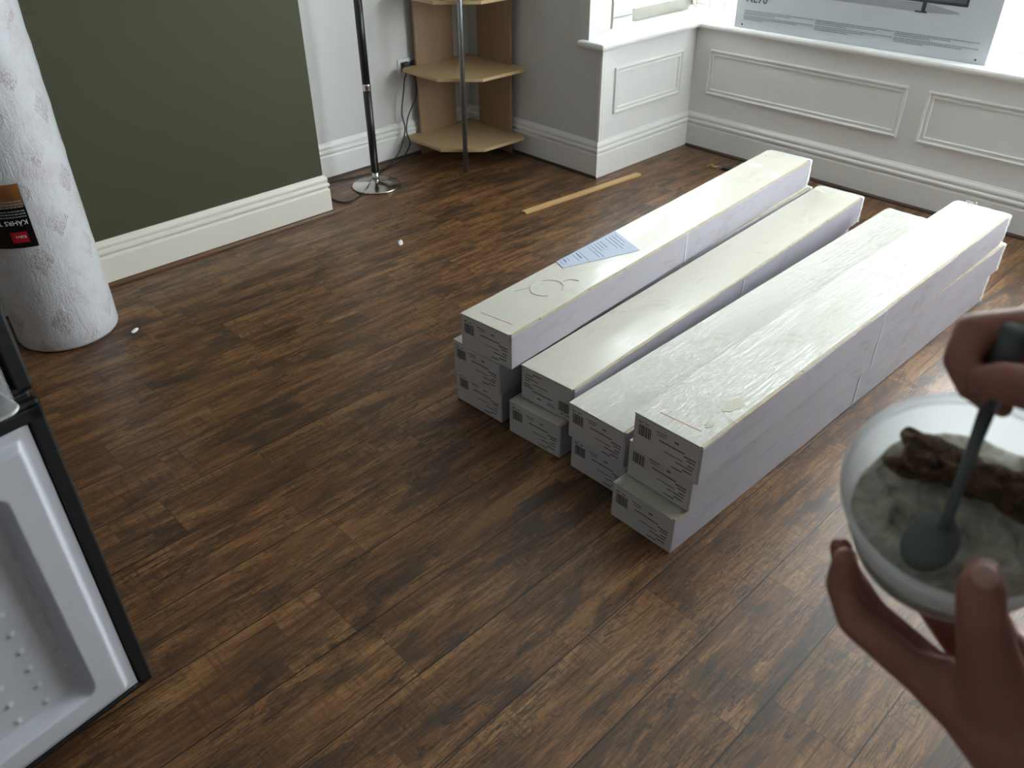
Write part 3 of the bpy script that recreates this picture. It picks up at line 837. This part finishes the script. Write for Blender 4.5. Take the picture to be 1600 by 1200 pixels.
b = bm_new(); box(b, -.050, -.006, -.595, -.01, .757, .772); obj('door_gap_cover', b, M['fridge'], fd, bevel=.004)
d2 = door(.772, 1.80, 'fridge_door')
obj('fridge_liner', grid_liner(-.567, -.045, .90, 1.765, .03, False), M['liner'], d2, smooth=True)
b = bm_new()
def round_rect(y0, y1, x0, x1, r, n=6):
    out = []
    for cx, cy, a0 in ((x1-r, y1-r, 0), (x0+.001, y1-.001, 90), (x0+.001, y0+.001, 180), (x1-r, y0+r, 270)):
        rr = r if cx > x0+.01 else .001
        for k in range(n+1):
            a = math.radians(a0+90*k/n); out.append((cx+rr*math.cos(a), cy+rr*math.sin(a)))
    return out
for zz in (.80, 1.12, 1.44):
    b = bm_new(); oo = round_rect(-.545, -.055, .004, .088, .02); ii = round_rect(-.542, -.058, .007, .085, .018)
    n = len(oo); A = [b.verts.new((x, y, zz)) for x, y in oo]; B = [b.verts.new((x, y, zz+.10)) for x, y in oo]
    Cc = [b.verts.new((x, y, zz+.10)) for x, y in ii]; Dd = [b.verts.new((x, y, zz+.004)) for x, y in ii]
    for P, Q in ((A, B), (B, Cc), (Cc, Dd)):
        for k in range(n): b.faces.new((P[k], P[(k+1) % n], Q[(k+1) % n], Q[k]))
    b.faces.new(A[::-1]); b.faces.new(Dd)
    s = obj('door_shelf', b, M['clear'], d2)
    b = bm_new(); tube(b, [(x, y, zz+.10) for x, y in oo]+[(oo[0][0], oo[0][1], zz+.10)], .004, 6)
    tube(b, [(x, y, zz+.003) for x, y in oo]+[(oo[0][0], oo[0][1], zz+.003)], .003, 6); obj('shelf_rim', b, M['rim'], s)
# cabinet beyond the hinge
b = bm_new(); W0 = .03
for q in ((0.01, .04, -1.24, -.62, .05, 1.80), (.56, .59, -1.24, -.62, .05, 1.80), (.01, .59, -1.24, -1.20, .05, 1.80), (.01, .59, -1.24, -.62, 1.76, 1.80),
          (.01, .59, -1.24, -.62, .03, .09), (.01, .59, -1.24, -.62, .735, .79)): box(b, *q)
box(b, .03, .57, -1.20, -1.10, .0, .05); box(b, .03, .57, -.75, -.68, .0, .05)
obj('cabinet', b, M['fridge'], fd, bevel=.004)
b = bm_new()
for q in ((.04, .05, -1.19, -.64, .09, 1.76), (.55, .56, -1.19, -.64, .09, 1.76), (.04, .56, -1.20, -1.18, .09, 1.76)): box(b, *q)
for z in (.30, .52, 1.05, 1.30, 1.52): box(b, .05, .55, -1.18, -.68, z, z+.008)
obj('cabinet_liner', b, M['liner'], fd)
for z in (.03, 1.79):
    b = bm_new(); box(b, -.045, .012, -.625, -.598, z, z+.02); obj('hinge', b, M['fridge'], fd)

# ------------------------------------------------------------------ floor lamp
lp = thing('floor_lamp', 'black pole floor lamp with round steel base in the white alcove', 'lamp', (-3.300, 2.246, 0))
b = bm_new(); lathe(b, [(.118, 0), (.121, .003), (.121, .008), (.117, .011), (.06, .013), (.055, .016), (.030, .020), (.020, .030)], 56)
obj('base', b, M['chrome'], lp, smooth=True)
b = bm_new(); lathe(b, [(.0165, .018), (.0165, .075)], 28); obj('base_collar', b, M['chrome'], lp, smooth=True)
b = bm_new(); lathe(b, [(.019, .075), (.019, .468)], 28); lathe(b, [(.019, .494), (.019, .91)], 28); lathe(b, [(.019, .935), (.019, 1.70)], 28); obj('pole', b, M['blackpole'], lp, smooth=True)
b = bm_new(); lathe(b, [(.0192, .466), (.0200, .470), (.0200, .492), (.0192, .496)], 28); lathe(b, [(.0200, .909), (.0200, .936)], 28); obj('pole_joint', b, M['chrome'], lp, smooth=True)
b = bm_new(); lathe(b, [(.02, 1.70), (.06, 1.715), (.12, 1.75), (.155, 1.80), (.15, 1.80), (.11, 1.757), (.05, 1.722)], 40); obj('lamp_shade', b, M['chrome'], lp, smooth=True)

# ------------------------------------------------------------------ corner shelf unit
sh = thing('corner_shelf_unit', 'beech effect corner shelf unit with grey metal front pole', 'shelf unit', (-3.53, 3.085, 0))
HEX = [(0, -.465), (.315, -.465), (.475, -.305), (.475, 0), (0.0, 0)]
HEX = [(0.0, -.440), (.020, -.467), (.295, -.467), (.455, -.307), (.462, -.030), (.435, 0), (0, 0)]
for k, z in enumerate((.099, .448, .798, 1.148, 1.498)):
    b = bm_new(); prism(b, HEX, z, z+.016)
    for f in b.faces:
        if abs(f.normal.z) < .5: f.material_index = 1
    obj('shelf', b, None, sh, bevel=.0015, mats=[M['beech_h'], M['edge']])
b = bm_new(); box(b, .002, .018, -.370, -.118, 0, 1.55)
for f in b.faces:
    if f.normal.y < -.5: f.material_index = 1
obj('side_panel', b, None, sh, bevel=.001, mats=[M['beech'], M['edge']])
b = bm_new(); box(b, .095, .345, -.018, -.002, 0, 1.55)
for f in b.faces:
    if f.normal.x > .5: f.material_index = 1
obj('side_panel', b, None, sh, bevel=.001, mats=[M['beech'], M['edge']])
b = bm_new(); lathe(b, [(.0125, 0), (.0125, 1.55)], 20, loc=(.400, -.392, 0)); obj('pole', b, M['greypole'], sh, smooth=True)

# ------------------------------------------------------------------ socket, plugs and cables
sk = thing('wall_socket', 'double wall socket behind the corner shelf with black plugs in it', 'socket', (XA, 2.70, .455))
b = bm_new(); box(b, 0, .010, -.073, .073, -.043, .043); obj('face_plate', b, M['socket'], sk, bevel=.003)
def plug(y, label):
    p = thing('mains_plug', label, 'plug', (XA+.010, y, .462))
    b = bm_new(); prism(b, [(0.0, -.024), (.028, -.020), (.030, .020), (0.0, .024)], -.024, .022)
    obj('plug_body', b, M['blackplastic'], p, bevel=.006)
    b = bm_new(); box(b, .008, .024, -.006, .006, -.034, -.022); obj('cable_grip', b, M['cable'], p, bevel=.002)
    return p
plug(2.665, 'black mains plug nearer the floor lamp in the wall socket')
plug(2.725, 'black mains plug tucked behind the middle beech shelf edge')
b = bm_new()
tube(b, smooth_path([(XA+.026, 2.665, .43), (-3.53, 2.640, .40), (-3.525, 2.628, .356), (-3.52, 2.600, .247), (-3.52, 2.612, .156), (-3.50, 2.560, .072), (-3.49, 2.51, .03),
                     (-3.47, 2.44, .006), (-3.42, 2.34, .005), (-3.36, 2.27, .018), (-3.319, 2.225, .019), (-3.25, 2.12, .0055), (-3.217, 2.028, .0045), (-3.25, 1.99, .0045), (-3.33, 1.985, .0045)], 8), .0035, 8)
tag(obj('lamp_cable', b, M['cable'], smooth=True), 'black cable looping from the nearer plug over the lamp base', 'cable')
b = bm_new()
tube(b, smooth_path([(XA+.026, 2.725, .43), (-3.53, 2.716, .38), (-3.525, 2.704, .309), (-3.515, 2.636, .22), (-3.505, 2.610, .148), (-3.49, 2.616, .085), (-3.48, 2.56, .03),
                     (-3.475, 2.491, .007), (-3.465, 2.386, .0045), (-3.474, 2.231, .0045), (-3.50, 2.112, .0045), (-3.49, 1.99, .0045)], 8), .0035, 8)
tag(obj('extension_cable', b, M['cable'], smooth=True), 'black cable running down behind the shelf and along the alcove wall', 'cable')

# ------------------------------------------------------------------ loose bits on the floor
b = bm_new(); L = .775; box(b, -.016, .016, 0, L, 0.0005, .012)
st = obj('wooden_batten', b, M['pine'], bevel=.0015); st.location = (-2.531, 2.520, 0); st.rotation_euler = (0, 0, math.radians(-4.6))
tag(st, 'thin pale pine batten lying on the floor below the bay corner', 'batten')
def chip(x, y, sx, sy, sz, rz, label):
    b = bm_new(); g = bmesh.ops.create_icosphere(b, subdivisions=2, radius=1)
    for v in b.verts: v.co = Vector((v.co.x*sx, v.co.y*sy, max(-.5, v.co.z)*sz)) * random.uniform(.85, 1.1)
    o = obj('plaster_scrap', b, M['chip']); o.location = (x, y, sz*.56); o.rotation_euler = (0, 0, rz); tag(o, label, 'scrap')
chip(-2.758, .779, .008, .018, .006, .5, 'small white scrap on the floor in front of the underlay roll')
chip(-2.679, 1.916, .012, .030, .005, .9, 'flat white scrap on the floor between lamp and green wall corner')
for i, (x, y) in enumerate(((-2.80, .60), )): pass
# bunch of keys
ky = thing('key_bunch', 'small bunch of keys with dark fob on floor behind flooring boxes', 'keys', (-2.235, 3.66, 0), .3)
b = bm_new(); tube(b, [Vector((.016*math.cos(a), .016*math.sin(a), .006)) for a in [2*math.pi*k/20 for k in range(21)]], .0016, 6); obj('ring', b, M['chrome'], ky)
for i, a in enumerate((2.5, 2.95, 3.5)):
    b = bm_new(); Mz = Matrix.Rotation(a, 4, 'Z')
    lathe(b, [(.011, 0), (.011, .0024)], 14, M4=Mz @ Matrix.Translation((.026, 0, .003+i*.0032)))
    box(b, .034, .068, -.0035, .0035, .003+i*.0032, .0054+i*.0032, M4=Mz)
    for k in range(4): box(b, .042+k*.006, .045+k*.006, -.0055, -.003, .003+i*.0032, .0054+i*.0032, M4=Mz)
    obj('key', b, M['brass'], ky)
b = bm_new(); box(b, .018, .075, -.018, .020, 0.0005, .016); obj('fob', b, M['blackplastic'], ky, bevel=.005)

# ------------------------------------------------------------------ tub of filler, spoon
TC = Vector((-.091, .542, 1.101)); A3 = Vector((.067, -.401, .914)).normalized(); E1 = Vector((.986, .165, 0)).normalized()
E1 = (E1-A3*E1.dot(A3)).normalized(); E2 = A3.cross(E1).normalized()
MT = Matrix(((E1.x, E2.x, A3.x, TC.x), (E1.y, E2.y, A3.y, TC.y), (E1.z, E2.z, A3.z, TC.z), (0, 0, 0, 1)))
def T(u, v, w): return MT @ Vector((u, v, w))
tb = thing('plastic_tub', 'round frosted plastic tub held in the left hand at lower right', 'tub'); tb.matrix_world = MT
b = bm_new()
lathe(b, [(.058, -.0845), (.066, -.0850), (.070, -.081), (.0712, -.074), (.0815, -.014), (.0820, -.008), (.0806, -.008), (.0800, -.014), (.0698, -.074), (.068, -.080), (.058, -.0825)], 64)
obj('tub_body', b, M['tub'], tb, smooth=True)
b = bm_new(); rings = []
prof = [(.0822, -.010), (.0838, -.009), (.0846, -.004), (.0838, .0005), (.0820, .001), (.0808, -.001), (.0806, -.009)]
lathe(b, prof+[prof[0]], 64, cap0=False, cap1=False); obj('tub_rim', b, M['tubrim'], tb, smooth=True)
pst = thing('filler_paste', 'lumpy grey-green paste filling the lower part of the frosted tub', 'paste'); pst.matrix_world = MT
bpy.data.objects.remove(pst)
b = bm_new(); nR, nA = 22, 64; rr = random.Random(9); g = []
from mathutils import noise as mn
for i in range(nR+1):
    r = .0752*i/nR; row = []
    for k in range(nA):
        a = 2*math.pi*k/nA; x, y = r*math.cos(a), r*math.sin(a)
        h = .006*mn.noise(Vector((x*38, y*38, 3))) + .003*mn.noise(Vector((x*110, y*110, 1))) + (.008 if y > .02 else 0)*min(1, (y-.02)/.03 if y > .02 else 0)
        row.append(b.verts.new((x, y, -.054+h)))
    g.append(row)
for i in range(nR):
    for k in range(nA):
        if i == 0: continue
        b.faces.new((g[i][k], g[i+1][k], g[i+1][(k+1) % nA], g[i][(k+1) % nA]))
b.faces.new(g[1]); 
for v in g[0]: b.verts.remove(v)
low = [b.verts.new((.0675*math.cos(2*math.pi*k/nA), .0675*math.sin(2*math.pi*k/nA), -.0800)) for k in range(nA)]
for k in range(nA): b.faces.new((g[nR][k], low[k], low[(k+1) % nA], g[nR][(k+1) % nA]))
b.faces.new(low)
ps = obj('filler_paste', b, M['paste'], smooth=True); ps.matrix_world = MT
tag(ps, 'lumpy grey-green paste filling the lower part of the frosted tub', 'paste')
b = bm_new(); rr = random.Random(4)
for i in range(26):
    u = rr.uniform(-.052, .052); v = .034+rr.uniform(-.011, .011)-.15*abs(u)*abs(u)*30*.1; w = -.038+rr.uniform(-.006, .008)
    ellipsoid(b, (u, v, w), (rr.uniform(.012, .020), rr.uniform(.008, .012), rr.uniform(.008, .012)), Matrix.Rotation(rr.uniform(-.5, .5), 3, 'Z'), 12)
for v in b.verts:
    p = v.co; v.co = p + Vector((mn.noise(p*150), mn.noise(p*150+Vector((9, 0, 0))), mn.noise(p*150+Vector((0, 9, 0)))))*.003
    q = math.hypot(v.co.x, v.co.y)
    if q > .074: v.co.x *= .074/q; v.co.y *= .074/q
cl = obj('fibre_clump', b, M['clump'], smooth=True); cl.matrix_world = MT; remesh(cl, .0018, 1)
tag(cl, 'dark brown fibrous clump lying on the paste in the tub', 'clump')

sp = thing('mixing_spoon', 'grey-green long handled spoon stirring the paste, gripped in the right hand', 'spoon')
HT, HB, BO = Vector((-.103, .560, 1.222)), Vector((-.098, .545, 1.168)), Vector((-.093, .532, 1.066))
b = bm_new(); tube(b, [HT+Vector((0, 0, .004)), HT, HT.lerp(HB, .3), HT.lerp(HB, .8), HB], [.006, .0088, .0092, .0080, .0055], 16); obj('handle', b, M['spoon'], sp, smooth=True)
b = bm_new(); tube(b, [HB, HB.lerp(BO, .4), HB.lerp(BO, .85), BO], [.0055, .0042, .0040, .0060], 12); obj('shaft', b, M['spoon'], sp, smooth=True)
b = bm_new(); ellipsoid(b, BO+Vector((-.003, -.012, -.006)), (.019, .026, .005), Matrix.Rotation(.45, 3, 'X')); obj('bowl', b, M['spoon'], sp, smooth=True)

# ------------------------------------------------------------------ the person: standing to the right of the camera, mixing
def limb(bm, pts, rs):
    for p, q, r0, r1 in zip(pts, pts[1:], rs, rs[1:]): capsule(bm, p, q, r0, r1)
pe = thing('person', 'person in black clothes holding a frosted tub and stirring with a spoon', 'person', (.24, .58, 0))
po = Vector(pe.location)
b = bm_new()
Cx, Cy = .19, .58
def body_core(b, g=0.0):
    ellipsoid(b, (Cx+.01, Cy, .98), (.125+g, .175+g, .13+g)); ellipsoid(b, (Cx, Cy, 1.14), (.110+g, .155+g, .14+g)); ellipsoid(b, (Cx, Cy, 1.30), (.118+g, .175+g, .15+g))
    capsule(b, (Cx, Cy-.15, 1.405), (Cx, Cy+.15, 1.405), .058+g, .058+g)
body_core(b)
capsule(b, (Cx, Cy, 1.42), (Cx-.03, Cy, 1.54), .058, .054)
hc = Vector((Cx-.055, Cy, 1.645))
ellipsoid(b, hc, (.098, .076, .108)); ellipsoid(b, hc+Vector((-.030, 0, -.055)), (.062, .055, .062))
ellipsoid(b, hc+Vector((-.100, 0, -.022)), (.018, .013, .022)); ellipsoid(b, hc+Vector((-.078, 0, .028)), (.022, .050, .012))
ellipsoid(b, hc+Vector((-.085, 0, -.066)), (.010, .024, .006)); ellipsoid(b, hc+Vector((-.078, 0, -.096)), (.016, .022, .014))
for s in (-1, 1):
    ellipsoid(b, hc+Vector((.004, s*.078, -.012)), (.020, .008, .031)); ellipsoid(b, hc+Vector((-.085, s*.030, .006)), (.010, .014, .007))
    # legs
    limb(b, [(Cx+.01, Cy+s*.085, .93), (Cx-.01, Cy+s*.10, .50), (Cx+.03, Cy+s*.105, .10)], [.092, .060, .040])
    capsule(b, (Cx+.05, Cy+s*.105, .045), (Cx-.13, Cy+s*.115, .035), .036, .030)
shL, shR = Vector((Cx, Cy-.185, 1.39)), Vector((Cx, Cy+.185, 1.39))
elL, elR = Vector((.245, .300, 1.055)), Vector((.165, .815, 1.135))
wrL = T(.086, -.140, -.060); wrR = Vector((-.035, .628, 1.182))
limb(b, [shL, elL], [.052, .042]); limb(b, [shR, elR], [.052, .042])
limb(b, [elL, elL.lerp(wrL, .35), elL.lerp(wrL, .8), wrL], [.042, .041, .030, .028]); limb(b, [elR, elR.lerp(wrR, .35), elR.lerp(wrR, .8), wrR], [.042, .041, .030, .028])
# left hand, cradling the tub from below with the thumb over the rim
def tl(*p): return [T(*q) for q in p]
limb(b, tl((.086, -.140, -.060), (.056, -.125, -.068), (.019, -.117, -.074)), [.031, .025, .0150])
limb(b, tl((.094, -.124, -.080), (.064, -.106, -.100), (.026, -.096, -.106)), [.029, .023, .0145])
limb(b, tl((.100, -.108, -.094), (.076, -.082, -.116), (.042, -.070, -.118)), [.026, .019, .0130])
limb(b, tl((.104, -.100, -.098), (.088, -.058, -.118), (.062, -.042, -.119)), [.024, .017, .0115])
capsule(b, T(.019, -.117, -.074), T(.026, -.096, -.108), .0148, .0142)
limb(b, tl((.019, -.117, -.074), (-.036, -.099, -.078), (-.054, -.083, -.062), (-.0565, -.071, -.038)), [.0148, .0128, .0112, .0092])
limb(b, tl((.026, -.096, -.108), (-.028, -.078, -.100), (-.055, -.060, -.090), (-.066, -.050, -.070)), [.0142, .0122, .0108, .0090])
limb(b, tl((.042, -.070, -.118), (-.008, -.038, -.106), (-.042, -.022, -.103), (-.064, -.012, -.101)), [.0128, .0110, .0098, .0082])
limb(b, tl((.062, -.042, -.119), (.024, -.010, -.105), (.000, .004, -.102), (-.018, .012, -.100)), [.0115, .0096, .0086, .0076])
limb(b, tl((.078, -.128, -.060), (.050, -.106, -.018), (.036, -.095, .012), (.0295, -.078, .0195), (.0275, -.064, .015)), [.028, .0200, .0152, .0150, .0118])
capsule(b, T(.062, -.120, -.050), T(.022, -.113, -.072), .020, .013)
# right hand, fist round the spoon handle
MR = Vector((-.080, .585, 1.205))
bk = Vector((-.006, .020, -.006))
limb(b, [wrR, (-.068, .598, 1.207), (-.100, .580, 1.218)], [.029, .022, .0145])
limb(b, [wrR, (-.062, .606, 1.190), (-.092, .590, 1.196)], [.025, .018, .0120])
limb(b, [wrR, (-.050, .612, 1.182), (-.080, .602, 1.186)], [.024, .018, .0125])
limb(b, [wrR, (-.044, .614, 1.172), (-.070, .606, 1.172)], [.022, .016, .0115])
limb(b, [(-.098, .580, 1.218), (-.126, .557, 1.213), (-.123, .538, 1.200), (-.109, .529, 1.188)], [.0145, .0126, .0114, .0092])
limb(b, [(-.092, .590, 1.200), (-.120, .570, 1.198), (-.120, .550, 1.188), (-.106, .539, 1.180)], [.0140, .0120, .0108, .0088])
limb(b, [(-.080, .602, 1.186), (-.112, .584, 1.184), (-.115, .563, 1.176), (-.102, .551, 1.170)], [.0125, .0108, .0098, .0084])
limb(b, [(-.070, .606, 1.172), (-.098, .592, 1.172), (-.103, .574, 1.166), (-.093, .562, 1.163)], [.0115, .0098, .0090, .0078])
limb(b, [(-.045, .590, 1.182), (-.050, .556, 1.192), (-.072, .532, 1.203), (-.092, .524, 1.203), (-.100, .523, 1.201)], [.024, .0185, .0150, .0135, .0108])
for v in b.verts: v.co -= po
bo = obj('body', b, M['skin'], pe, smooth=True); remesh(bo, .0028, 5)
def cloth(name, fn, m, vox=.008):
    b = bm_new(); fn(b)
    for v in b.verts: v.co -= po
    o = obj(name, b, m, pe, smooth=True); remesh(o, vox, 4); return o
def f_tee(b):
    body_core(b, .014); capsule(b, (Cx+.01, Cy, .93), (Cx+.01, Cy, 1.0), .14, .14)
    capsule(b, (Cx, Cy, 1.42), (Cx-.008, Cy, 1.455), .075, .066)
    limb(b, [shL, shL.lerp(elL, .62)], [.070, .062]); limb(b, [shR, shR.lerp(elR, .62)], [.070, .062])
cloth('t_shirt', f_tee, M['tee'])
def f_tr(b):
    ellipsoid(b, (Cx+.01, Cy, .94), (.138, .188, .13))
    for s in (-1, 1): limb(b, [(Cx+.01, Cy+s*.088, .90), (Cx-.01, Cy+s*.10, .50), (Cx+.03, Cy+s*.105, .11)], [.112, .080, .062])
cloth('trousers', f_tr, M['jeans'])
def f_shoe(s):
    def f(b):
        capsule(b, (Cx+.055, Cy+s*.105, .050), (Cx-.14, Cy+s*.115, .040), .046, .038); capsule(b, (Cx+.03, Cy+s*.105, .10), (Cx+.03, Cy+s*.105, .06), .050, .050)
        for v in b.verts: v.co.z = max(v.co.z, .006)
    return f
for s in (-1, 1): cloth('shoe', f_shoe(s), M['shoe'], .006)
def f_hair(b):
    ellipsoid(b, hc+Vector((.022, 0, .030)), (.094, .084, .098)); ellipsoid(b, hc+Vector((-.020, 0, .065)), (.070, .068, .050)); ellipsoid(b, hc+Vector((.050, 0, -.03)), (.055, .068, .07))
cloth('hair', f_hair, M['hair'], .006)
for s in (-1, 1):
    b = bm_new(); ellipsoid(b, hc+Vector((-.0905, s*.030, .003))-po, (.0085, .0115, .0060)); ey_ = obj('eye', b, M['lwhite'], pe, smooth=True)
    b = bm_new(); ellipsoid(b, hc+Vector((-.0968, s*.030, .001))-po, (.0030, .0048, .0048)); obj('iris', b, M['hair'], ey_, smooth=True)
    b = bm_new(); tube(b, smooth_path([hc+Vector(q)-po for q in ((-.096, s*.014, .021), (-.094, s*.030, .026), (-.080, s*.048, .022))], 5), .0032, 8); obj('eyebrow', b, M['hair'], pe, smooth=True)
# thumbnail
b = bm_new(); ellipsoid(b, T(.0285, -.074, .0325)-po, (.0082, .0098, .0024), MT.to_3x3() @ Matrix.Rotation(-.15, 3, 'X')); nl = obj('thumbnail', b, mat('fingernail', (.50, .30, .25), .3), pe, smooth=True)
nl['label'] = 'pale thumbnail'
